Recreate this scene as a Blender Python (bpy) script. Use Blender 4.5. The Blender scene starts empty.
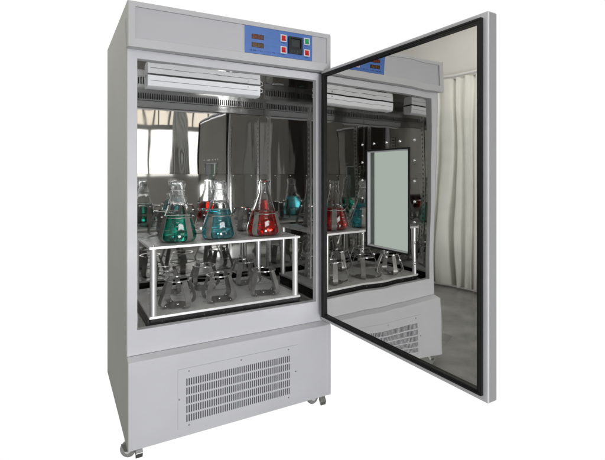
import bpy, bmesh, math, random
from mathutils import Vector, Matrix
random.seed(7)
R = math.radians
scene = bpy.context.scene
C = scene.collection

# ------------------------------------------------------------------ camera
cam = bpy.data.cameras.new('camera'); camo = bpy.data.objects.new('camera', cam); C.objects.link(camo)
YAW = 29.0533
camo.location = (-0.21223, -1.60603, 1.0111)
camo.rotation_euler = (R(90), 0, R(-YAW))
cam.sensor_fit = 'HORIZONTAL'; cam.sensor_width = 36
cam.lens = 440.07 / 605 * 36
cam.shift_x = 0.5 / 605
cam.shift_y = -(230 - 175.1) / 605
cam.clip_start = 0.02; cam.clip_end = 200
scene.camera = camo

# ------------------------------------------------------------------ world: white studio backdrop ahead, dim room behind the photographer
w = bpy.data.worlds.new('World'); scene.world = w; w.use_nodes = True
nt = w.node_tree; nt.nodes.clear()
tc = nt.nodes.new('ShaderNodeTexCoord')
dp = nt.nodes.new('ShaderNodeVectorMath'); dp.operation = 'DOT_PRODUCT'
dp.inputs[1].default_value = (math.sin(R(YAW)), math.cos(R(YAW)), 0)
cr = nt.nodes.new('ShaderNodeValToRGB')
cr.color_ramp.elements[0].position = 0.38; cr.color_ramp.elements[0].color = (0, 0, 0, 1)
cr.color_ramp.elements[1].position = 0.56; cr.color_ramp.elements[1].color = (1, 1, 1, 1)
bg = nt.nodes.new('ShaderNodeBackground'); bg.inputs['Strength'].default_value = 1.02
wo = nt.nodes.new('ShaderNodeOutputWorld')
sx = nt.nodes.new('ShaderNodeSeparateXYZ'); nt.links.new(tc.outputs['Generated'], sx.inputs[0])
gr = nt.nodes.new('ShaderNodeValToRGB')          # dim room: greyer and a little lighter below, where its floor lies
gr.color_ramp.elements[0].position = 0.40; gr.color_ramp.elements[0].color = (0.185, 0.185, 0.175, 1)
gr.color_ramp.elements[1].position = 0.50; gr.color_ramp.elements[1].color = (0.10, 0.10, 0.088, 1)
mr = nt.nodes.new('ShaderNodeMapRange'); mr.inputs['From Min'].default_value = -1; mr.inputs['From Max'].default_value = 1
nt.links.new(sx.outputs['Z'], mr.inputs['Value']); nt.links.new(mr.outputs[0], gr.inputs[0])
mxw = nt.nodes.new('ShaderNodeMix'); mxw.data_type = 'RGBA'; 
mxw.inputs[7].default_value = (1, 1, 1, 1); nt.links.new(gr.outputs[0], mxw.inputs[6])
nt.links.new(tc.outputs['Generated'], dp.inputs[0]); nt.links.new(dp.outputs['Value'], cr.inputs[0])
nt.links.new(cr.outputs[0], mxw.inputs[0]); nt.links.new(mxw.outputs[2], bg.inputs['Color']); nt.links.new(bg.outputs[0], wo.inputs['Surface'])

# ------------------------------------------------------------------ lamps: a ceiling panel, and two unseen fills added to light the front
def area(name, loc, rot, sx, sy, power, col):
    l = bpy.data.lights.new(name, 'AREA'); l.shape = 'RECTANGLE'; l.size = sx; l.size_y = sy
    l.energy = power; l.color = col
    o = bpy.data.objects.new(name, l); C.objects.link(o); o.location = loc; o.rotation_euler = rot
    return o
area('ceiling_lamp', (-0.95, 0.15, 2.66), (0, R(-12), 0), 0.3, 1.3, 13, (1, 0.985, 0.96))
area('upper_fill', (0.9, -3.75, 2.42), (R(66), 0, R(0)), 2.6, 0.35, 22, (0.97, 0.985, 1.0))  # added fill high over the window, brightens the cabinet front
area('low_fill', (0.02, -3.35, 0.50), (R(91), 0, R(-4)), 0.9, 0.72, 56, (0.965, 0.975, 1.0))  # added fill low behind the photographer, brightens the cabinet front

scene.view_settings.view_transform = 'Standard'; scene.view_settings.look = 'None'
scene.view_settings.exposure = 0; scene.view_settings.gamma = 1
scene.render.engine = 'CYCLES'
cy = scene.cycles
cy.max_bounces = 16; cy.glossy_bounces = 10; cy.transmission_bounces = 14; cy.diffuse_bounces = 4
cy.transparent_max_bounces = 12; cy.caustics_reflective = True; cy.caustics_refractive = True
cy.blur_glossy = 0.3; cy.sample_clamp_indirect = 5; cy.use_denoising = True
scene.render.film_transparent = False

# ------------------------------------------------------------------ materials
def setin(b, names, v):
    for n in names:
        if n in b.inputs: b.inputs[n].default_value = v; return
def mat(name, col, rough=0.5, metal=0.0, spec=0.5, bump=None, var=None, trans=0.0, ior=1.45, emit=None, coat=0.0, rvar=None):
    """bump=(scale, distance, stretch)   var=(scale, amount)   rvar=(scale, lo, hi)"""
    m = bpy.data.materials.new(name); m.use_nodes = True
    n = m.node_tree; b = n.nodes['Principled BSDF']
    b.inputs['Base Color'].default_value = (*col, 1); b.inputs['Roughness'].default_value = rough
    b.inputs['Metallic'].default_value = metal
    setin(b, ['Specular IOR Level', 'Specular'], spec); setin(b, ['Transmission Weight', 'Transmission'], trans)
    b.inputs['IOR'].default_value = ior; setin(b, ['Coat Weight', 'Clearcoat'], coat)
    if emit:
        setin(b, ['Emission Color'], (*emit[0], 1)); b.inputs['Emission Strength'].default_value = emit[1]
    tcn = n.nodes.new('ShaderNodeTexCoord')
    if var:
        ns = n.nodes.new('ShaderNodeTexNoise'); ns.inputs['Scale'].default_value = var[0]; ns.inputs['Detail'].default_value = 6
        mx = n.nodes.new('ShaderNodeMapRange'); mx.inputs['From Min'].default_value = .3; mx.inputs['From Max'].default_value = .7; mx.inputs['To Min'].default_value = 1 - var[1]; mx.inputs['To Max'].default_value = 1 + var[1] * .6
        hv = n.nodes.new('ShaderNodeHueSaturation'); hv.inputs['Color'].default_value = (*col, 1)
        n.links.new(tcn.outputs['Object'], ns.inputs['Vector']); n.links.new(ns.outputs['Fac'], mx.inputs['Value'])
        n.links.new(mx.outputs[0], hv.inputs['Value']); n.links.new(hv.outputs[0], b.inputs['Base Color'])
    if rvar:
        ns = n.nodes.new('ShaderNodeTexNoise'); ns.inputs['Scale'].default_value = rvar[0]; ns.inputs['Detail'].default_value = 8
        mx = n.nodes.new('ShaderNodeMapRange'); mx.inputs['From Min'].default_value = .3; mx.inputs['From Max'].default_value = .7
        mx.inputs['To Min'].default_value = rvar[1]; mx.inputs['To Max'].default_value = rvar[2]
        n.links.new(tcn.outputs['Object'], ns.inputs['Vector']); n.links.new(ns.outputs['Fac'], mx.inputs['Value'])
        n.links.new(mx.outputs[0], b.inputs['Roughness'])
    if bump:
        mp = n.nodes.new('ShaderNodeMapping'); mp.inputs['Scale'].default_value = bump[2]
        ns = n.nodes.new('ShaderNodeTexNoise'); ns.inputs['Scale'].default_value = bump[0]; ns.inputs['Detail'].default_value = 1.5
        ns.inputs['Roughness'].default_value = .35
        bp = n.nodes.new('ShaderNodeBump'); bp.inputs['Strength'].default_value = 1; bp.inputs['Distance'].default_value = bump[1]
        n.links.new(tcn.outputs['Object'], mp.inputs[0]); n.links.new(mp.outputs[0], ns.inputs['Vector'])
        n.links.new(ns.outputs['Fac'], bp.inputs['Height']); n.links.new(bp.outputs[0], b.inputs['Normal'])
    return m

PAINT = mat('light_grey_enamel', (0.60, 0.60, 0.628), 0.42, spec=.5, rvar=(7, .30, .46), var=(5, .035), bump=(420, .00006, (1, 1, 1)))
PAINT2 = mat('enamel_side_shaded', (0.42, 0.425, 0.405), 0.6, spec=.2, var=(3, .04), bump=(420, .00006, (1, 1, 1)))  # darker copy of the enamel: the side's shade is put into its colour
PAINTH = mat('enamel_head_shaded', (0.545, 0.545, 0.56), 0.45, spec=.4, var=(3, .03), bump=(420, .00006, (1, 1, 1)))  # slightly darker copy of the enamel: weaker light up here, put into the colour
SHEET = mat('grey_fascia_sheet', (0.51, 0.51, 0.535), 0.45, spec=.4, var=(4, .03))
MIRROR = mat('polished_stainless', (0.69, 0.69, 0.68), 0.03, 1.0, bump=(5, .0016, (1.6, 1.6, .4)), rvar=(9, .010, .04))
MIRRORW = mat('polished_stainless_wavy', (0.72, 0.715, 0.69), 0.03, 1.0, bump=(2.6, .0040, (1.5, 1.5, .6)), rvar=(6, .005, .022))
MIRROR2 = mat('lower_polished_stainless', (0.62, 0.62, 0.60), 0.05, 1.0, bump=(4, .0012, (1, 1, .5)), rvar=(5, .025, .065))  # a little greyer and rougher than the upper panel
STEEL = mat('brushed_stainless', (0.62, 0.61, 0.59), 0.3, 1.0, bump=(160, .0001, (1, 1, 6)))
CHROME = mat('bright_steel', (0.85, 0.85, 0.85), 0.16, 1.0)
DECK = mat('satin_aluminium_deck', (0.86, 0.86, 0.85), 0.33, .15, rvar=(25, .25, .42), var=(12, .12))
CLAMP = mat('spring_steel_strip', (0.30, 0.295, 0.28), 0.4, .55, rvar=(40, .32, .48), var=(30, .25))
BLACK = mat('black_rubber', (0.007, 0.0075, 0.0075), 0.42, spec=.3)
BLACKP = mat('black_painted_steel', (0.012, 0.012, 0.013), 0.35, spec=.5, var=(20, .3))
DARK = mat('slot_shade_dark', (0.035, 0.035, 0.04), 0.8, spec=.1)
DGREY = mat('slot_shade_backing', (0.11, 0.11, 0.125), 0.9, spec=.1)
LAMPW = mat('lamp_diffuser', (0.72, 0.72, 0.74), 0.4, emit=((.95, .97, 1.0), 0.10))
LAMPH = mat('lamp_housing_white', (0.72, 0.72, 0.75), 0.4)
BLUE = mat('blue_control_foil', (0.085, 0.185, 0.50), 0.35, spec=.5, coat=.2, var=(30, .06))
BLUED = mat('dark_blue_print', (0.02, 0.05, 0.2), 0.5)
TEALP = mat('teal_print', (0.06, 0.25, 0.38), 0.5)
DISP = mat('display_window', (0.05, 0.018, 0.012), 0.25, spec=.6)
SEG1 = mat('display_segment_red', (0.2, 0.045, 0.025), 0.4, emit=((.5, .08, .03), 0.16))
SEG2 = mat('display_segment_amber', (0.16, 0.09, 0.02), 0.4, emit=((.4, .22, .03), 0.14))
WHITEP = mat('white_plastic', (0.72, 0.72, 0.72), 0.35)
REDP = mat('red_rocker', (0.55, 0.012, 0.02), 0.3, coat=.3)
GREENP = mat('green_rocker', (0.02, 0.34, 0.12), 0.3, coat=.3)
BPLAST = mat('black_plastic', (0.015, 0.016, 0.018), 0.4)
SCREEN = mat('meter_screen', (0.04, 0.05, 0.05), 0.2, spec=.6)
RUBG = mat('grey_caster_tyre', (0.32, 0.32, 0.31), 0.6, var=(60, .2))
ZINC = mat('zinc_plated', (0.45, 0.45, 0.44), 0.35, 1.0)
GLASS = mat('flask_glass', (0.98, 0.985, 0.98), 0.0, trans=1.0, ior=1.47)
FILM = mat('crinkled_film', (0.95, 0.955, 0.96), 0.06, trans=.93, ior=1.25, bump=(110, .006, (1, 1, .6)))
SATIN = mat('satin_bright_steel', (0.9, 0.9, 0.9), 0.42, .8)
LEDGE = mat('dull_polished_stainless', (0.40, 0.40, 0.39), 0.12, 1.0, bump=(6, .001, (1, 1, 1)))
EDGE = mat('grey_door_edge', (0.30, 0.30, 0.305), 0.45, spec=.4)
PANE = mat('greenish_double_glazing', (0.37, 0.425, 0.375), 0.015, trans=1.0, ior=1.05, spec=.3)
CURT = mat('cream_curtain', (0.80, 0.80, 0.745), 0.85, spec=.1, var=(8, .05))
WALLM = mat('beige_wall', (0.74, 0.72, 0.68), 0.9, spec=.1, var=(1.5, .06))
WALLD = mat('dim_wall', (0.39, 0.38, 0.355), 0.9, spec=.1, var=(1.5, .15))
CEIL = mat('ceiling_paint', (0.55, 0.54, 0.51), 0.9, spec=.1)
FLOORM = mat('grey_terrazzo', (0.27, 0.27, 0.26), 0.35, spec=.4, var=(5, .38), bump=(60, .0002, (1, 1, 1)))
WINP = mat('daylit_pane', (0.8, 0.8, 0.8), 0.5, emit=((1, .975, .94), 1.45))
WINP2 = mat('daylit_blind', (0.6, 0.55, 0.45), 0.7, emit=((1, .90, .76), 1.0))
WINF = mat('window_frame_paint', (0.3, 0.3, 0.29), 0.5)
def liquid(name, col, dens):
    m = bpy.data.materials.new(name); m.use_nodes = True; n = m.node_tree; n.nodes.clear()
    o = n.nodes.new('ShaderNodeOutputMaterial'); g = n.nodes.new('ShaderNodeBsdfPrincipled')
    g.inputs['Base Color'].default_value = (*col, 1); g.inputs['Roughness'].default_value = 0.0
    setin(g, ['Transmission Weight'], .93); g.inputs['IOR'].default_value = 1.33
    n.links.new(g.outputs[0], o.inputs['Surface'])
    return m
LIQG = liquid('green_liquid', (0.02, 0.64, 0.46), 1)
LIQC = liquid('cyan_liquid', (0.16, 0.78, 0.90), 1)
LIQR = liquid('red_liquid', (0.92, 0.022, 0.012), 1)

# ------------------------------------------------------------------ mesh helpers
class MB:
    def __init__(s): s.bm = bmesh.new(); s.mi = 0
    def face(s, pts):
        f = s.bm.faces.new([s.bm.verts.new(p) for p in pts]); f.material_index = s.mi; return f
    def box(s, x0, x1, y0, y1, z0, z1, M=None):
        P = [(x, y, z) for x in (x0, x1) for y in (y0, y1) for z in (z0, z1)]
        v = [s.bm.verts.new(M @ Vector(p) if M else p) for p in P]
        for q in ((0, 1, 3, 2), (4, 6, 7, 5), (0, 4, 5, 1), (2, 3, 7, 6), (0, 2, 6, 4), (1, 5, 7, 3)):
            s.bm.faces.new([v[i] for i in q]).material_index = s.mi
    def prism(s, prof, x0, x1, axis='x'):
        """profile of (a,b) extruded; axis x: (y,z) profile"""
        def P(t, a, b):
            return (t, a, b) if axis == 'x' else ((a, t, b) if axis == 'y' else (a, b, t))
        A = [s.bm.verts.new(P(x0, a, b)) for a, b in prof]; B = [s.bm.verts.new(P(x1, a, b)) for a, b in prof]
        n = len(prof)
        s.bm.faces.new(A).material_index = s.mi; s.bm.faces.new(B[::-1]).material_index = s.mi
        for i in range(n):
            s.bm.faces.new((A[i], B[i], B[(i + 1) % n], A[(i + 1) % n])).material_index = s.mi
    def ring(s, o, h, y0, y1):
        """rectangular frame in xz: o=(x0,x1,z0,z1) outer, h=hole, between y0 and y1"""
        def rect(r, y): return [s.bm.verts.new(p) for p in ((r[0], y, r[2]), (r[1], y, r[2]), (r[1], y, r[3]), (r[0], y, r[3]))]
        a, b, c, d = rect(o, y0), rect(h, y0), rect(o, y1), rect(h, y1)
        for i in range(4):
            j = (i + 1) % 4
            for q in ((a[i], a[j], b[j], b[i]), (c[i], d[i], d[j], c[j]), (a[i], c[i], c[j], a[j]), (b[i], b[j], d[j], d[i])):
                s.bm.faces.new(q).material_index = s.mi
    def lathe(s, prof, cx=0, cy=0, n=40, closed=False, f=None):
        rings = []
        for k, (r, z) in enumerate(prof):
            if r < 1e-6: rings.append([s.bm.verts.new((cx, cy, z))]); continue
            ring = []
            for i in range(n):
                t = 2 * math.pi * i / n; rr, zz = (r, z) if f is None else f(r, z, t)
                ring.append(s.bm.verts.new((cx + rr * math.cos(t), cy + rr * math.sin(t), zz)))
            rings.append(ring)
        pairs = list(zip(rings, rings[1:]))
        if closed: pairs.append((rings[-1], rings[0]))
        for a, b in pairs:
            for i in range(n):
                j = (i + 1) % n
                if len(a) == 1 and len(b) == 1: continue
                if len(a) == 1: q = (a[0], b[i], b[j])
                elif len(b) == 1: q = (a[i], a[j], b[0])
                else: q = (a[i], a[j], b[j], b[i])
                s.bm.faces.new(q).material_index = s.mi
    def cyl(s, p0, p1, r, n=16, r1=None):
        p0, p1 = Vector(p0), Vector(p1); d = p1 - p0; q = d.to_track_quat('Z', 'Y').to_matrix()
        r1 = r if r1 is None else r1
        A = [s.bm.verts.new(p0 + q @ Vector((r * math.cos(2 * math.pi * i / n), r * math.sin(2 * math.pi * i / n), 0))) for i in range(n)]
        B = [s.bm.verts.new(p1 + q @ Vector((r1 * math.cos(2 * math.pi * i / n), r1 * math.sin(2 * math.pi * i / n), 0))) for i in range(n)]
        for i in range(n): s.bm.faces.new((A[i], A[(i + 1) % n], B[(i + 1) % n], B[i])).material_index = s.mi
        s.bm.faces.new(A[::-1]).material_index = s.mi; s.bm.faces.new(B).material_index = s.mi
    def tube(s, pts, r, n=8, closed=False):
        pts = [Vector(p) for p in pts]; N = len(pts); rings = []
        for i, p in enumerate(pts):
            if closed: d = pts[(i + 1) % N] - pts[i - 1]
            else: d = pts[min(i + 1, N - 1)] - pts[max(i - 1, 0)]
            d.normalize(); up = Vector((0, 0, 1)) if abs(d.z) < .9 else Vector((1, 0, 0))
            a = d.cross(up).normalized(); b = d.cross(a)
            rings.append([s.bm.verts.new(p + r * (math.cos(2 * math.pi * k / n) * a + math.sin(2 * math.pi * k / n) * b)) for k in range(n)])
        pr = list(zip(rings, rings[1:])) + ([(rings[-1], rings[0])] if closed else [])
        for A, B in pr:
            for k in range(n): s.bm.faces.new((A[k], A[(k + 1) % n], B[(k + 1) % n], B[k])).material_index = s.mi
        if not closed:
            s.bm.faces.new(rings[0][::-1]).material_index = s.mi; s.bm.faces.new(rings[-1]).material_index = s.mi
    def build(s, name, mats, parent=None, bevel=0, smooth=False, loc=None, rz=0, seg=2):
        bmesh.ops.recalc_face_normals(s.bm, faces=s.bm.faces)
        me = bpy.data.meshes.new(name); s.bm.to_mesh(me); s.bm.free()
        if not isinstance(mats, (list, tuple)): mats = [mats]
        for m in mats: me.materials.append(m)
        if smooth:
            for p in me.polygons: p.use_smooth = True
            me.set_sharp_from_angle(angle=R(40))
        o = bpy.data.objects.new(name, me); C.objects.link(o); o.parent = parent
        if loc: o.location = loc
        o.rotation_euler.z = rz
        if bevel:
            b = o.modifiers.new('bevel', 'BEVEL'); b.width = bevel; b.segments = seg; b.limit_method = 'ANGLE'; b.angle_limit = R(40)
            b.harden_normals = False
        return o
def tag(o, label=None, cat=None, group=None, kind=None):
    if label: o['label'] = label
    if cat: o['category'] = cat
    if group: o['group'] = group
    if kind: o['kind'] = kind
    return o
def empty(name, loc, rz=0, parent=None):
    o = bpy.data.objects.new(name, None); C.objects.link(o); o.location = loc; o.rotation_euler.z = rz; o.parent = parent
    o.empty_display_size = .05
    return o
def box(name, x0, x1, y0, y1, z0, z1, m, parent, bevel=0):
    b = MB(); b.box(x0, x1, y0, y1, z0, z1); return b.build(name, m, parent, bevel)

# ------------------------------------------------------------------ the room that the polished steel mirrors (all beside or behind the photographer)
S, CS = math.sin(R(YAW)), math.cos(R(YAW))
def camxy(X, Y):   # point from distances right of / ahead of the photographer
    return (camo.location.x + X * CS + Y * S, camo.location.y - X * S + Y * CS)
fl = MB()
a = camxy(2.6, 1.55); b_ = camxy(-1.085, 1.55)
fl.prism([(3.6, -4.1), (3.6, a[1]), a, b_, camxy(-3.0, 4.15), (-3.2, 2.2), (-3.2, -4.1)][::-1], -0.05, 0.0, 'z')
tag(fl.build('floor', FLOORM), kind='structure')
tag(box('ceiling', -3.2, 3.6, -4.1, 0.9, 2.72, 2.78, CEIL, None), kind='structure')
# left wall and its curtain, turned a little towards the cabinet
WD = Vector((.26, .966, 0)).normalized(); WN = Vector((WD.y, -WD.x, 0)); W0 = Vector((-1.46, 1.09, 0))
wl = MB()
def wp(s, n, z): p = W0 + WD * s + WN * n; return (p.x, p.y, z)
q0, q1 = -5.3, 1.75
P = [wp(s, n, z) for s in (q0, q1) for n in (-.1, 0) for z in (0, 2.72)]
vs = [wl.bm.verts.new(p) for p in P]
for q in ((0, 1, 3, 2), (4, 6, 7, 5), (0, 4, 5, 1), (2, 3, 7, 6), (0, 2, 6, 4), (1, 5, 7, 3)): wl.bm.faces.new([vs[i] for i in q])
tag(wl.build('room_wall', WALLM), 'beige plaster wall behind the cream curtain, mirrored in the open door', 'wall')
cu = MB(); N = 260; s0, s1 = -.75, 1.35; zs = [.03, .5, 1.0, 1.5, 1.905]
prev = None
for i in range(N + 1):
    s_ = s0 + (s1 - s0) * i / N
    amp = .022 * math.sin(s_ * 48 + 1.4 * math.sin(s_ * 9)) + .009 * math.sin(s_ * 97 + 2)
    col = [cu.bm.verts.new(wp(s_ + .008 * math.sin(z * 3 + s_ * 20), .06 + amp * (1 + .25 * (1.9 - z)), z + (.006 * math.sin(s_ * 30) if z < .1 else 0))) for z in zs]
    if prev:
        for k in range(len(zs) - 1): cu.bm.faces.new((prev[k], col[k], col[k + 1], prev[k + 1]))
    prev = col
curtain = empty('curtain', wp(.3, .06, 0)); inv = Matrix.Translation(-Vector(wp(.3, .06, 0)))
tag(curtain, 'cream floor length curtain hanging in folds, mirrored in the door', 'curtain')
def child_world(o, p): o.parent = p; o.matrix_parent_inverse = Matrix.Translation(-p.location); return o
o = cu.build('drape', CURT, smooth=True); so = o.modifiers.new('thick', 'SOLIDIFY'); so.thickness = .003; child_world(o, curtain)
rb = MB(); rb.tube([wp(s0 - .05, .06, 1.93), wp(s1 + .05, .06, 1.93)], .012, 10)
child_world(rb.build('curtain_rail', WHITEP), curtain)
for s_ in (.42, .86):
    bb = MB(); p = wp(s_, .05, 1.93); bb.box(p[0] - .03, p[0] + .03, p[1] - .03, p[1] + .03, 1.90, 1.99)
    child_world(bb.build('rail_bracket', BPLAST, bevel=.004), curtain)
LOCKC = mat('grey_drape', (0.5, 0.5, 0.48), 0.9, spec=.1)
# wall behind the photographer with the window
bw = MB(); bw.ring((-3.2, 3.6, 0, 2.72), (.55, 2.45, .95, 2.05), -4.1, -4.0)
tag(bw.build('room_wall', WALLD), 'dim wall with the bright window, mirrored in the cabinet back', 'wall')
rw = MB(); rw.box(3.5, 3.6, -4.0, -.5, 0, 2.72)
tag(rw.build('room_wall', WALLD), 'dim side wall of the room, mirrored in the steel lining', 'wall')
win = empty('window', (1.5, -4.0, .95)); tag(win, 'bright daylit window with upper blind, mirrored in the cabinet back wall', 'window')
def wchild(o): return child_world(o, win)
f = MB(); f.ring((.55, 2.45, .95, 2.05), (.6, 2.4, 1.0, 2.0), -4.08, -4.0); wchild(f.build('frame', WINF, bevel=.003))
f = MB(); f.box(.6, 2.4, -4.07, -4.01, 1.70, 1.77)
for x in (.98, 1.42, 1.95): f.box(x - .02, x + .02, -4.065, -4.015, 1.0, 1.70)
for x in (.68, .76, .92, 1.02, 1.1, 1.3, 1.62, 1.9, 2.1, 2.3): f.box(x - .012, x + .012, -4.06, -4.02, 1.77, 2.0)
wchild(f.build('mullion', WINF))
cv = MB(); pv = None
for i in range(41):
    xx = 1.34 + .15 * i / 40; yy = -3.93 + .015 * math.sin(i * .9); cl_ = [cv.bm.verts.new((xx + sp * (xx - 1.41), yy, z)) for z, sp in ((.95, .5), (1.15, .2), (1.3, 0), (2.2, 0))]
    if pv:
        for k in range(3): cv.bm.faces.new((pv[k], cl_[k], cl_[k + 1], pv[k + 1]))
    pv = cl_
o = cv.build('drape', LOCKC, smooth=True); so = o.modifiers.new('thick', 'SOLIDIFY'); so.thickness = .004; wchild(o)
wchild(box('pane', .6, 2.4, -4.09, -4.082, .99, 1.70, WINP, None)); wchild(box('blind', .6, 2.4, -4.085, -4.078, 1.77, 2.01, WINP2, None))

# unseen furniture, added only to put dark and pale bands into the steel
WOOD = mat('dark_wood', (0.05, 0.042, 0.035), 0.5, var=(6, .2)); LOCK = mat('grey_locker_paint', (0.5, 0.5, 0.49), 0.5)
for nm, x0, x1, h, m, lab in (('added_cupboard', -2.32, -1.80, 2.15, WOOD, 'tall dark furniture added out of view, for a dim upright band in the steel lining'), ('added_locker', -1.32, -.98, 1.85, LOCK, 'pale grey furniture added out of view, for a faint band in the steel lining')):
    e = empty(nm, (x0, -3.95, 0)); tag(e, lab, nm)
    child_world(box('carcass', x0, x1, -3.98, -3.60, .001, h, m, None, .006), e)
    for k in range(2):
        xa = x0 + (x1 - x0) * k / 2 + .008; d = child_world(box('door', xa, xa + (x1 - x0) / 2 - .016, -3.598, -3.58, .06, h - .03, m, None, .003), e)
        kn_ = MB(); xk = (x0 + x1) / 2 + (-.03 if k == 0 else .03); kn_.cyl((xk, -3.58, 1.0), (xk, -3.555, 1.0), .01, 12); kk = kn_.build('handle', ZINC); kk.parent = d
        kk.matrix_parent_inverse = Matrix.Translation(-e.location).inverted() @ Matrix.Translation(-e.location)

# ------------------------------------------------------------------ the incubator
W, D, ZT, ZF = .8205, .7078, 1.615, 1.4555
B = .034
OX0, OX1, OZ0, OZ1 = .034, .770, .463, 1.423      # opening
inc = empty('incubator_shaker', (0, 0, 0))
tag(inc, 'tall light grey upright incubator shaker, its mirror steel door wide open', 'incubator')
# side sheets, full outline
prof = [(0, .061), (0, .364), (B, .3745), (B, ZF), (.001, ZF), (.001, ZT), (D, ZT), (D, .061)]
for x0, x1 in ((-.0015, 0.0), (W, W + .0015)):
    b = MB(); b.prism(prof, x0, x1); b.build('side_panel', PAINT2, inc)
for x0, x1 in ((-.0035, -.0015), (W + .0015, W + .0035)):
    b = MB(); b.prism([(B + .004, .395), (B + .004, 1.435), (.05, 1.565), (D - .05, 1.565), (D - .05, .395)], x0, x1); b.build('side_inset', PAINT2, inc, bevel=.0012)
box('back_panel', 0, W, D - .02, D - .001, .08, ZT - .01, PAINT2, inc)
# front frame round the opening
b = MB(); b.ring((0, W, .375, ZF - .001), (OX0, OX1, OZ0, OZ1), B, B + .03); b.build('front_frame', PAINT, inc, bevel=.002)
# base plinth with chamfered shoulder
b = MB(); b.prism([(0, .061), (0, .364), (B, .3742), (D - .03, .3742), (D - .03, .061)], 0.0, W); b.build('base_cover', PAINT, inc, bevel=.0015)
# head box with recessed fascia
def skew(o):
    for v in o.data.vertices: v.co.z += (-.003 + .008 * v.co.x / W) * min(1, max(0, (v.co.z - 1.40) / .1))
    return o
b = MB(); b.ring((0, W, ZF + .0005, ZT), (.023, .802, 1.489, 1.597), 0, .02)
b.box(.0, W, .02, D - .03, ZF + .0005, ZT)
skew(b.build('head_box', PAINTH, inc, bevel=.0015))
b = MB(); b.box(.0235, .8015, .005, .019, 1.4895, 1.5965); skew(b.build('fascia_panel', SHEET, inc))
# control panel
cp = MB(); cp.box(.426, .730, .0015, .0049, 1.490, 1.5962); cp = skew(cp.build('control_panel', BLUE, inc, bevel=.0006))
def sk(b, name, m, **k): return skew(b.build(name, m, cp, **k))
SEGS = {'8': 'abcdefg'}
def digits(x0, z0, n, m):
    b = MB()
    for i in range(n):
        x = x0 + i * .0112; wd, h, t = .0072, .013, .0013; y0, y1 = -.0004, .0001
        for (a0, a1, c0, c1) in ((0, wd, h - t, h), (0, wd, h / 2 - t / 2, h / 2 + t / 2), (0, wd, 0, t), (0, t, 0, h), (wd - t, wd, 0, h)):
            b.box(x + a0, x + a1, y0, y1, z0 + c0, z0 + c1)
        b.box(x + wd + .001, x + wd + .0022, y0, y1, z0, z0 + t)
    return b
for z, m in ((1.547, SEG1), (1.514, SEG2)):
    b = MB(); b.box(.4545, .5065, .0001, .0014, z, z + .0195); d_ = sk(b, 'display', DISP, bevel=.0006)
    sk(digits(.4585, z + .0032, 4, m), 'segment_digits', m)
# fine print beside and under the displays (too small to read in the photo)
b = MB(); rnd = random.Random(3)
x = .446
while x < .575:   # one small upright-and-bar mark per letter
    l = rnd.choice((.003, .004, .0045)); b.box(x, x + .0009, .0009, .0014, 1.4995, 1.5045)
    if rnd.random() < .6: b.box(x + .0009, x + l, .0009, .0014, 1.5037 - rnd.choice((0, .0021, .0042)), 1.5045 - rnd.choice((0,)) if False else 1.5045)
    x += l + (.0016 if rnd.random() < .8 else .005)
sk(b, 'fine_print', BLUED)
for (xa, za) in ((.513, 1.5585), (.513, 1.525)):
    x = xa; b = MB()
    while x < xa + .05:
        l = rnd.choice((.0024, .003)); b.box(x, x + l, .0009, .0014, za, za + .0012); b.box(x, x + .0008, .0009, .0014, za + .0012, za + .005); x += l + .0014
    sk(b, 'fine_print', TEALP)
for (x, z, m, nm) in ((.593, 1.5665, REDP, 'rocker_switch'), (.593, 1.519, REDP, 'rocker_switch'), (.702, 1.568, GREENP, 'rocker_switch'), (.702, 1.520, REDP, 'rocker_switch')):
    b = MB(); b.ring((x - .0135, x + .0135, z - .0145, z + .0145), (x - .0095, x + .0095, z - .0105, z + .0105), -.0035, .0014)
    r = sk(b, nm, WHITEP, bevel=.0008)
    tag(r, 'green rocker switch in white bezel' if m is GREENP else 'red rocker switch in white bezel')
    b = MB(); b.prism([(.0012, z - .0104), (-.0055, z - .0104), (-.002, z), (-.0015, z + .0104), (.0012, z + .0104)], x - .0094, x + .0094)
    b.box(x - .0012, x + .0012, -.0066, -.0045, z - .0085, z - .0035)
    o = sk(b, 'rocker', m)
    b = MB(); b.box(x - .008, x + .008, .0009, .0014, z - .0195, z - .0175); sk(b, 'fine_print', BLUED)
b = MB(); b.ring((.6145, .678, 1.508, 1.577), (.6225, .670, 1.531, 1.570), -.010, .0014); b.box(.6225, .670, -.004, .001, 1.531, 1.570)
sk(b, 'temperature_controller', BPLAST, bevel=.001)
b = MB(); b.box(.628, .6645, -.0052, -.0041, 1.537, 1.565); sk(b, 'controller_screen', SCREEN)
b = MB()
for k in range(4): b.box(.6225 + k * .0125, .6320 + k * .0125, -.0112, -.0101, 1.5135, 1.5215)
sk(b, 'controller_keys', SCREEN, bevel=.0006)

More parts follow.
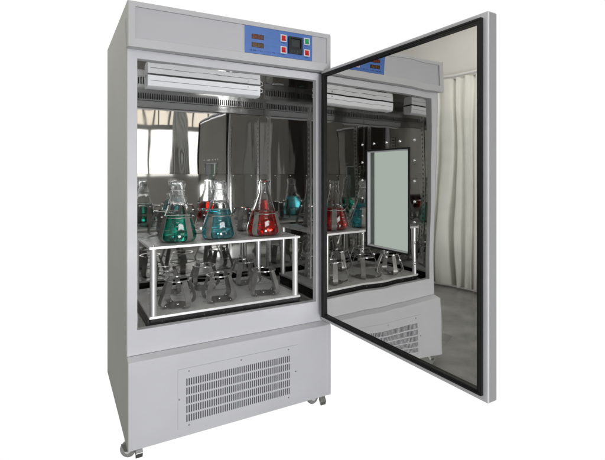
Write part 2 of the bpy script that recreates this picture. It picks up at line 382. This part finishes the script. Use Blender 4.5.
# vent cover on the base
def perforated(name, x0, x1, z0, z1, hx0, hx1, rows, n, fill, y, th, m, parent):
    """sheet with rows of upright slots. rows = list of (z0,z1)"""
    xs = [x0]; pitch = (hx1 - hx0) / n
    for i in range(n): xs += [hx0 + i * pitch, hx0 + i * pitch + pitch * fill]
    xs.append(x1); zs = [z0]
    for r in rows: zs += [r[0], r[1]]
    zs.append(z1); b = MB()
    V = [[[b.bm.verts.new((x, yy, z)) for z in zs] for x in xs] for yy in (y, y + th)]
    nx, nz = len(xs) - 1, len(zs) - 1
    hole = lambda i, j: 0 <= i < nx and 0 <= j < nz and i % 2 == 1 and j % 2 == 1
    solid = lambda i, j: 0 <= i < nx and 0 <= j < nz and not hole(i, j)
    for i in range(nx):
        for j in range(nz):
            if hole(i, j): continue
            for s_ in (0, 1): b.bm.faces.new((V[s_][i][j], V[s_][i + 1][j], V[s_][i + 1][j + 1], V[s_][i][j + 1]))
            for (di, dj, p, q) in ((-1, 0, (i, j), (i, j + 1)), (1, 0, (i + 1, j), (i + 1, j + 1)), (0, -1, (i, j), (i + 1, j)), (0, 1, (i, j + 1), (i + 1, j + 1))):
                if not solid(i + di, j + dj): b.bm.faces.new((V[0][p[0]][p[1]], V[0][q[0]][q[1]], V[1][q[0]][q[1]], V[1][p[0]][p[1]]))
    return b.build(name, m, parent)
rows = [(.1125 + k * .0329, .1125 + k * .0329 + .0262) for k in range(5)]
vc = perforated('vent_cover', .167, .657, .092, .308, .197, .6245, rows, 50, .55, -.0030, .0022, PAINT, inc)
box('slot_shade_backing', .190, .632, -.0007, -.0002, .105, .28, DGREY, vc)  # dark sheet stands in for the shaded hollow behind the slots
for x, z in ((.207, .296), (.4095, .296), (.615, .296), (.172, .2), (.648, .2), (.207, .1), (.615, .1)):
    b = MB(); b.cyl((x, -.0028, z), (x, -.0052, z), .0036, 14, .0026); b.build('screw', ZINC, vc, smooth=True)

# ---- lining of the chamber
LD = .600
LX0, LX1, LZ0, LZ1 = .032, .772, .455, 1.4245
b = MB(); b.box(LX0, LX1, LD, LD + .004, 1.0165, 1.334); b.build('back_lining', MIRROR, inc)
b = MB(); b.box(LX0, LX1, LD, LD + .004, LZ0, 1.0155); b.build('back_lining', MIRROR2, inc)
b = MB(); b.box(LX0, LX1, LD - .006, LD + .004, 1.335, 1.369); b.build('back_ledge', LEDGE, inc, bevel=.002)
box('side_lining', LX0 - .001, LX0, B + .0305, LD + .003, LZ0, LZ1, MIRROR, inc)
box('side_lining', LX1, LX1 + .001, B + .0305, LD + .003, LZ0, LZ1, MIRROR, inc)
box('ceiling_lining', LX0, LX1, B + .0305, LD + .003, LZ1, LZ1 + .001, MIRROR, inc)
box('floor_lining', LX0, LX1, B + .0305, LD + .003, LZ0 - .002, LZ0, MIRROR, inc)
av = perforated('air_vent', LX0, LX1, 1.3695, LZ1, LX0 + .004, LX1 - .004, [(1.375, 1.403)], 69, .5, LD - .008, .0015, LEDGE, inc)
box('slot_shade_backing', LX0, LX1, LD - .001, LD, 1.37, LZ1 - .001, DARK, av)  # dark sheet in place of the shade inside the vent
# seam rivets at eye level
for x in (.07, .16, .27, .38, .49, .60, .70):
    for z in (1.024, 1.008) if x < .1 else (1.008,):
        b = MB(); b.lathe([(0, 0), (.003, 0), (.0026, -.001), (0, -.0018)], n=12)
        o = b.build('rivet', ZINC, inc, smooth=True); o.location = (x, LD, z); o.rotation_euler = (R(-90), 0, 0)
# slotted shelf rails on the side walls
def rail(x, sx, y, nm='shelf_rail'):
    b = MB(); t = .004
    xa, xb = (x - t, x - .0003) if sx < 0 else (x + .0003, x + t)
    b.box(xa, xb, y - .013, y - .006, .551, 1.325); b.box(xa, xb, y + .006, y + .013, .551, 1.325)
    z = .551
    while z < 1.325:
        b.box(xa, xb, y - .006, y + .006, z, min(z + .013, 1.325)); z += .0235
    b.build(nm, CHROME, inc)
for x, sx in ((LX1, -1), (LX0, 1)):
    rail(x, sx, .098); rail(x, sx, .53)
# chamber lamp under the ceiling
b = MB(); yf = .262
b.prism([(yf, 1.4205), (yf + .001, 1.400), (yf + .004, 1.378), (yf + .014, 1.3725), (yf + .060, 1.3725), (yf + .07, 1.380), (yf + .075, 1.4205)], .112, .602)
lamp = b.build('chamber_lamp', LAMPW, inc, smooth=True)
b = MB(); b.box(.108, .606, yf + .002, yf + .07, 1.4206, 1.4243); b.build('shadow_gap_strip', BLACKP, lamp)  # black strip stands in for the shadow gap under the ceiling
b = MB(); b.box(.118, .592, yf - .0006, yf + .004, 1.3985, 1.3997); b.build('groove_shade_strip', DGREY, lamp)  # dark grey strip in place of a groove's shade
for x0, x1 in ((.1085, .1119), (.6021, .6055)):
    b = MB(); b.prism([(yf - .001, 1.4205), (yf, 1.400), (yf + .003, 1.377), (yf + .014, 1.3715), (yf + .061, 1.3715), (yf + .071, 1.379), (yf + .076, 1.4205)], x0, x1); b.build('lamp_end_cap', LAMPW, lamp)
b = MB(); b.tube([(.606, .3, 1.402), (.622, .3, 1.398), (.634, .3, 1.404), (.634, .3, 1.414), (.622, .3, 1.4195), (.612, .3, 1.424)], .0022, 8); b.build('lamp_cable', WHITEP, lamp, smooth=True)
b = MB(); b.cyl((.545, yf - .003, 1.412), (.545, yf + .004, 1.412), .0032, 12); b.build('lamp_screw', ZINC, lamp)
b = MB(); b.box(.640, .690, .19, .204, 1.4215, 1.4238); b.build('ceiling_bracket', CHROME, inc, bevel=.001)

# ---- shaking platform
pl = empty('shaking_platform', (0, 0, 0), parent=inc)
PX0, PX1, PY0, PY1, PT, PB = .084, .716, .083, .52, .745, .487
def deck(z, nm):
    b = MB(); b.box(PX0, PX1, PY0, PY1, z - .0035, z)
    b.box(PX0, PX1, PY0, PY0 + .002, z - .0095, z - .0034); b.box(PX0, PX1, PY1 - .002, PY1, z - .0095, z - .0034)
    b.box(PX0, PX0 + .002, PY0 + .002, PY1 - .002, z - .0095, z - .0034); b.box(PX1 - .002, PX1, PY0 + .002, PY1 - .002, z - .0095, z - .0034)
    d = b.build('deck', DECK, pl, bevel=.0007)
    e = MB(); e.box(PX0 - .0004, PX1 + .0004, PY0 - .0012, PY0 - .0002, z - .0085, z - .0006); e.build('edge_trim', SATIN, pl)
    return d
deck(PT, 'deck'); deck(PB, 'deck')
for x in (PX0 + .016, PX1 - .016):
    for y in (PY0 + .016, PY1 - .016):
        b = MB(); b.cyl((x, y, PB + .0002), (x, y, PT - .0037), .0125, 28); b.build('post', SATIN, pl, smooth=True)
        b = MB(); b.cyl((x, y, PT), (x, y, PT + .003), .005, 6); b.build('bolt', ZINC, pl)
b = MB(); b.box(PX0 + .002, PX1 - .002, PY0 + .004, PY1 - .004, LZ0 + .0005, PB - .0098); b.build('drive_base', BLACKP, pl, bevel=.002)
for x in (.13, .21, .29, .37, .45, .53, .62, .69):
    b = MB(); b.cyl((x, PY0 + .0042, .466), (x, PY0 + .001, .466), .0032, 10, .0022); b.build('screw', CHROME, pl, smooth=True)

# ---- flask clamps
def make_clamp(empty_):
    c = empty('flask_clamp', (0, 0, 0), parent=inc)
    if empty_:   # sprung shut: strips lean in to a narrow collar
        prof = [(.040, .0022), (.050, .0022), (.062, .0035), (.0725, .008), (.0780, .016), (.0785, .024), (.0750, .036), (.067, .057), (.0585, .079), (.0515, .097), (.0495, .1020), (.0500, .1065), (.0530, .109)]
        rr = .0535
    else:
        prof = [(.036, .0022), (.046, .0022), (.060, .004), (.071, .009), (.0785, .019), (.0795, .027), (.0775, .036), (.0735, .050), (.068, .070), (.0615, .092), (.0600, .098), (.0615, .1045), (.0645, .107)]
        rr = .0640
    wd = .0125; th = .0014
    for k in range(4):
        b = MB()
        a = k * math.pi / 2; M = Matrix.Rotation(a, 4, 'Z'); pts = []
        for i, (r, z) in enumerate(prof):
            hw = wd * (1 if i < 9 else .9)
            j0, j1 = max(i - 1, 0), min(i + 1, len(prof) - 1)
            d = Vector((prof[j1][0] - prof[j0][0], prof[j1][1] - prof[j0][1])).normalized(); nx, nz = d.y * th, -d.x * th
            pts.append([b.bm.verts.new(M @ Vector(p)) for p in ((r, -hw, z), (r, hw, z), (r + nx, hw, z + nz), (r + nx, -hw, z + nz))])
        for A, Bq in zip(pts, pts[1:]):
            for e in range(4): b.bm.faces.new((A[e], A[(e + 1) % 4], Bq[(e + 1) % 4], Bq[e]))
        b.bm.faces.new(pts[0]); b.bm.faces.new(pts[-1][::-1])
        b.build('spring_strip', CLAMP, c, smooth=True)
    b = MB(); b.cyl((0, 0, .0006), (0, 0, .0020), .052, 36); b.build('centre_washer', CLAMP, c)
    if empty_:
        b = MB(); b.lathe([(rr - .008, .1035), (rr, .1035), (rr, .1070), (rr - .008, .1070)], n=48, closed=True)
    else:
        b = MB(); n = 64; b.tube([(rr * math.cos(2 * math.pi * i / n), rr * math.sin(2 * math.pi * i / n), .0985) for i in range(n)], .0019, 8, True)
    b.build('retaining_ring', CHROME, c, smooth=True)
    for k in range(4):      # short tension springs between neighbouring strips
        a0, a1 = (k + .14) * math.pi / 2, (k + .86) * math.pi / 2; n = 110; rs = prof[7][0] - .001
        P0 = Vector((rs * math.cos(a0), rs * math.sin(a0), prof[7][1])); P1 = Vector((rs * math.cos(a1), rs * math.sin(a1), prof[7][1]))
        dd = (P1 - P0); e1 = dd.normalized().cross(Vector((0, 0, 1)))
        b = MB(); b.tube([P0 + dd * (i / n) + (e1 * math.cos(i * math.pi / 4) + Vector((0, 0, 1)) * math.sin(i * math.pi / 4)) * .0027 for i in range(n + 1)], .0008, 4)
        b.build('coil_spring', ZINC, c, smooth=True)
    b = MB(); b.lathe([(0, .0041), (.0065, .0041), (.0060, .0066), (0, .0078)], n=12); b.build('screw', CHROME, c, smooth=True)
    for k in range(4):
        a = k * math.pi / 2; b = MB(); b.lathe([(0, .0056), (.0046, .0056), (.0040, .0082), (0, .0092)], .055 * math.cos(a), .055 * math.sin(a), n=10)
        b.build('screw', CHROME, c, smooth=True)
    return c
XS = (.211, .383, .588)
protos = {}
for z, row, rots in ((PT, .185, (22, 39, 37)), (PT, .405, (12, 30, 50)), (PB, .185, (18, 40, 28)), (PB, .405, (33, 15, 44))):
    for x, a in zip(XS, rots):
        kind = not (z == PT and row < .2)
        if kind not in protos: c = protos[kind] = make_clamp(kind)
        else:
            p = protos[kind]; c = p.copy(); C.objects.link(c); c.parent = inc
            for ch in list(p.children):
                k = ch.copy(); C.objects.link(k); k.parent = c
        c.location = (x, row, z + .0002); c.rotation_euler.z = R(a + 180)
        tag(c, 'empty spring clamp with a narrow collar' if kind else 'spring clamp gripping a flask')

# ---- flasks
def flask(x, y, sc, lm, level, film, label, cap_label):
    t = empty('erlenmeyer_flask', (x, y, PT + .0048)); tag(t, label, 'flask', 'conical flasks standing in the clamps of the upper deck')
    rb, h = .0705 * sc, .230 * (1 + (sc - 1) * .3)
    kn = .0245 + (rb - .0245) * .60
    outer = [(0, .002), (rb * .8, .0), (rb * .92, .002), (rb * .985, .010), (rb * 1.005, .020), (rb * .975, .036), (kn, .092), (.0265, .182), (.0240, .194), (.0236, .210), (.0238, h - .008), (.0275, h - .004), (.0275, h), (.0232, h)]
    thk = .0019
    inner = [(.0212, h - .006), (.0216, .194), (.0242, .181), (kn - thk, .092), (rb * .975 - thk, .037), (rb * 1.005 - thk, .020), (rb * .985 - thk * 1.1, .012), (rb * .92, .0045), (rb * .78, .0028), (0, .004)]
    def smooth_prof(p, n=4):
        out = []
        for i in range(len(p) - 1):
            p0, p1, p2, p3 = p[max(i - 1, 0)], p[i], p[i + 1], p[min(i + 2, len(p) - 1)]
            if i < 1 or i > len(p) - 3: out.append(p1); continue
            for k in range(n):
                u = k / n
                f = [0.5 * ((2 * p1[j]) + (-p0[j] + p2[j]) * u + (2 * p0[j] - 5 * p1[j] + 4 * p2[j] - p3[j]) * u * u + (-p0[j] + 3 * p1[j] - 3 * p2[j] + p3[j]) * u ** 3) for j in (0, 1)]
                out.append((max(f[0], 0), f[1]))
        out.append(p[-1]); return out
    b = MB(); b.lathe(outer + inner, n=56); g = b.build('glass_body', GLASS, t, smooth=True)
    # liquid filling the inside, its top a flat surface with a small meniscus
    li = []
    inn = inner[::-1]
    for (r, z) in inn:
        if z < level: li.append((max(0, r - (0 if r == 0 else .0002)) if r else 0, z + .0003))
        last = (r, z)
    for (r0, z0), (r1, z1) in zip(inn, inn[1:]):
        if z0 < level <= z1: rr = r0 + (r1 - r0) * (level - z0) / (z1 - z0); li += [(rr - .0002, level), (rr - .002, level - .0012), (0, level - .0014)]; break
    b = MB(); b.lathe(li, n=56)
    b.build('liquid', lm, t, smooth=True)
    # printed graduations
    b = MB()
    for k, z in enumerate((.045, .06, .075, .09, .105)):
        r_ = kn + (rb * .97 - kn) * (0.092 - z) / .060 + .0006 if z < .092 else kn - (z - .092) * (kn - .0265) / .09 + .0006
        a0 = R(250); ln = .34 if k % 2 else .2
        for q in range(5):
            aa, ab = a0 + ln * q / 5, a0 + ln * (q + 1) / 5
            b.face([((r_ + .0004) * math.cos(aa), (r_ + .0004) * math.sin(aa), z), ((r_ + .0004) * math.cos(ab), (r_ + .0004) * math.sin(ab), z), ((r_ + .0004) * math.cos(ab), (r_ + .0004) * math.sin(ab), z + .0011), ((r_ + .0004) * math.cos(aa), (r_ + .0004) * math.sin(aa), z + .0011)])
    b.build('graduation_marks', WHITEP, t)
    if film:
        rn = random.Random(int(x * 1000)); ph = [rn.random() * 6 for _ in range(8)]
        def f(r, z, a):
            k = .0018 * math.sin(7 * a + ph[0] + z * 90) + .0014 * math.sin(13 * a + ph[1] - z * 160) + .0009 * math.sin(23 * a + ph[2] + z * 300)
            return r + k * (1 if r > .01 else 0), z + .0015 * math.sin(5 * a + ph[3])
        b = MB(); b.lathe([(0, h + .004), (.012, h + .005), (.022, h + .004), (.0295, h - .001), (.0300, h - .010), (.0275, h - .022), (.0258, h - .032), (.0270, h - .044), (.0325, h - .060), (.0375, h - .078), (.0410, h - .089)], n=90, f=f)
        o = b.build('film_cover', FILM, t, smooth=True); tag(o, cap_label)
        so = o.modifiers.new('thick', 'SOLIDIFY'); so.thickness = .0005
        b = MB(); b.tube([(.0268 * math.cos(i / 24 * 2 * math.pi), .0268 * math.sin(i / 24 * 2 * math.pi), h - .032 + .001 * math.sin(i)) for i in range(24)], .0012, 6, True)
        b.build('rubber_band', WHITEP, t, smooth=True)
    return t
flask(XS[0], .185, 1.04, LIQG, .100, True, 'conical flask of green liquid with crinkled film over its neck, at the left end', 'crinkled clear film')
flask(XS[1], .185, 1.05, LIQC, .118, True, 'conical flask of light blue liquid with crinkled film over its neck, in the middle', 'crinkled clear film')
flask(XS[2], .185, 1.08, LIQR, .102, False, 'open necked conical flask of red liquid, at the right end of the platform', '')

# ------------------------------------------------------------------ the door, swung open
DL, DT, DZ0, DZ1 = .822, .035, .388, 1.4590
dr = empty('door', (.7828, .0152, 0), R(-88.03), inc)
hx0, hx1, hz0, hz1 = .312, .528, .750, 1.100
b = MB(); b.ring((0, DL, DZ0, DZ1), (hx0, hx1, hz0, hz1), 0, DT); b.build('door_shell', PAINT, dr, bevel=.003)
# inner steel sheet: gently dished towards its edges, as pressed sheet is
b = MB()
s0, s1, z0, z1 = .026, .806, .410, 1.436
xs = sorted(set([s0 + (s1 - s0) * i / 48 for i in range(49)] + [hx0 - .004, hx1 + .004])); zs = sorted(set([z0 + (z1 - z0) * i / 64 for i in range(65)] + [hz0 - .004, hz1 + .004]))
def dish(x, z):
    dx = min(x - s0, s1 - x); dz = min(z - z0, z1 - z)
    k = 0
    for d in (dx, dz): k += .0009 * math.exp(-d / .03)
    return -.0025 + k - .0016 * math.sin((x - s0) / (s1 - s0) * math.pi) * math.sin((z - z0) / (z1 - z0) * math.pi)
V = [[b.bm.verts.new((x, dish(x, z), z)) for z in zs] for x in xs]
for i in range(len(xs) - 1):
    for j in range(len(zs) - 1):
        cx_, cz_ = (xs[i] + xs[i + 1]) / 2, (zs[j] + zs[j + 1]) / 2
        if hx0 - .004 < cx_ < hx1 + .004 and hz0 - .004 < cz_ < hz1 + .004: continue
        b.bm.faces.new((V[i][j], V[i + 1][j], V[i + 1][j + 1], V[i][j + 1]))
o = b.build('inner_sheet', MIRRORW, dr, smooth=True)
# gasket: two ridges round the edge
b = MB(); b.ring((.016, .8070, .4050, 1.4440), (.036, .7935, .4190, 1.4310), -.011, -.0005)
b.ring((.021, .8035, .4080, 1.4410), (.027, .799, .412, 1.4370), -.0130, -.0108)
b.build('gasket', BLACK, dr, bevel=.002)
# window
b = MB(); b.ring((hx0 - .0035, hx1 + .0035, hz0 - .0035, hz1 + .0035), (hx0 + .0015, hx1 - .002, hz0 + .002, hz1 - .002), -.0065, -.0028); wf = b.build('window_frame', BLACK, dr)
b = MB(); b.ring((hx0 + .0002, hx1 - .0002, hz0 + .0002, hz1 - .0002), (hx0 + .006, hx1 - .006, hz0 + .006, hz1 - .006), -.0027, .009); b.build('window_reveal', SHEET, dr)
b = MB(); b.box(hx0 + .001, hx1 - .001, .0095, .0135, hz0 + .001, hz1 - .001); b.build('glass_pane', PANE, dr)
rv = []
rx0, rx1, rz0, rz1 = .287, .553, .725, 1.125
for i in range(5): rv += [(rx0 + (rx1 - rx0) * i / 4, rz1), (rx0 + (rx1 - rx0) * i / 4, rz0)]
for i in range(1, 6): rv += [(rx0, rz0 + (rz1 - rz0) * i / 6), (rx1, rz0 + (rz1 - rz0) * i / 6)]
for x, z in rv:
    b = MB(); b.lathe([(0, 0), (.0048, 0), (.0042, .0016), (.0022, .0028), (0, .003)], n=14)
    o = b.build('rivet', WHITEP if False else CHROME, dr, smooth=True); o.location = (x, -.0046, z); o.rotation_euler = (R(90), 0, 0)
b = MB(); b.box(DL, DL + .0012, .005, DT - .001, DZ0 + .004, DZ1 - .004); b.build('edge_strip', EDGE, dr)  # separate darker grey strip laid over the door's end face
# hinges
for z in (DZ1 + .0005, DZ0 - .006):
    b = MB(); b.box(.0, .045, .004, .028, z, z + .005); b.cyl((.012, .016, z - .004), (.012, .016, z + .009), .006, 14)
    b.build('hinge', ZINC, dr, bevel=.001)
# door handle on the outside
b = MB(); b.box(.745, .775, DT, DT + .006, .86, 1.02); b.tube([(.76, DT + .004, .88), (.76, DT + .035, .895), (.76, DT + .035, .985), (.76, DT + .004, 1.0)], .007, 10)
b.build('handle', CHROME, dr, smooth=True)

# ------------------------------------------------------------------ casters
def caster(px, py, wx, wy, wa):
    c = empty('caster', (px, py, 0), parent=inc); r = .0275
    b = MB(); b.box(-.026, .026, -.026, .026, .0565, .0608); b.cyl((0, 0, .052), (0, 0, .0565), .02, 20)
    M = Matrix.Translation((wx, wy, 0)) @ Matrix.Rotation(wa, 4, 'Z')
    for s_ in (-1, 1):
        pr = [Vector((-.010, s_ * .0135, .052)), Vector((.02, s_ * .0135, .052)), Vector((.008, s_ * .0135, .026)), Vector((-.006, s_ * .0135, .026))]
        A = [b.bm.verts.new(M @ p) for p in pr]; Bv = [b.bm.verts.new(M @ (p + Vector((0, s_ * .002, 0)))) for p in pr]
        b.bm.faces.new(A); b.bm.faces.new(Bv[::-1])
        for i in range(4): b.bm.faces.new((A[i], A[(i + 1) % 4], Bv[(i + 1) % 4], Bv[i]))
    b.build('fork', ZINC, c)
    b = MB(); b.lathe([(.012, -.009), (r - .003, -.010), (r, -.006), (r, .006), (r - .003, .010), (.012, .009)], n=36, closed=True)
    o = b.build('tyre', RUBG, c, smooth=True); o.matrix_local = M @ Matrix.Translation((0, 0, r)) @ Matrix.Rotation(R(90), 4, 'X')
    b = MB(); b.lathe([(0, -.0115), (.012, -.011), (.0135, -.006), (.0135, .006), (.012, .011), (0, .0115)], n=24)
    o = b.build('hub', WHITEP, c, smooth=True); o.matrix_local = M @ Matrix.Translation((0, 0, r)) @ Matrix.Rotation(R(90), 4, 'X')
    b = MB(); b.prism([(-.036, .030), (-.022, .048), (-.012, .046), (-.012, .030), (-.022, .012), (-.030, .012)], -.012, .012); b.build('brake_pedal', ZINC, c, bevel=.0015)
    return c
caster(.040, .062, -.030, .018, R(150))
caster(.797, .050, -.022, .026, R(10))
caster(.075, .63, -.02, .02, R(120)); caster(.782, .63, -.02, .02, R(60))
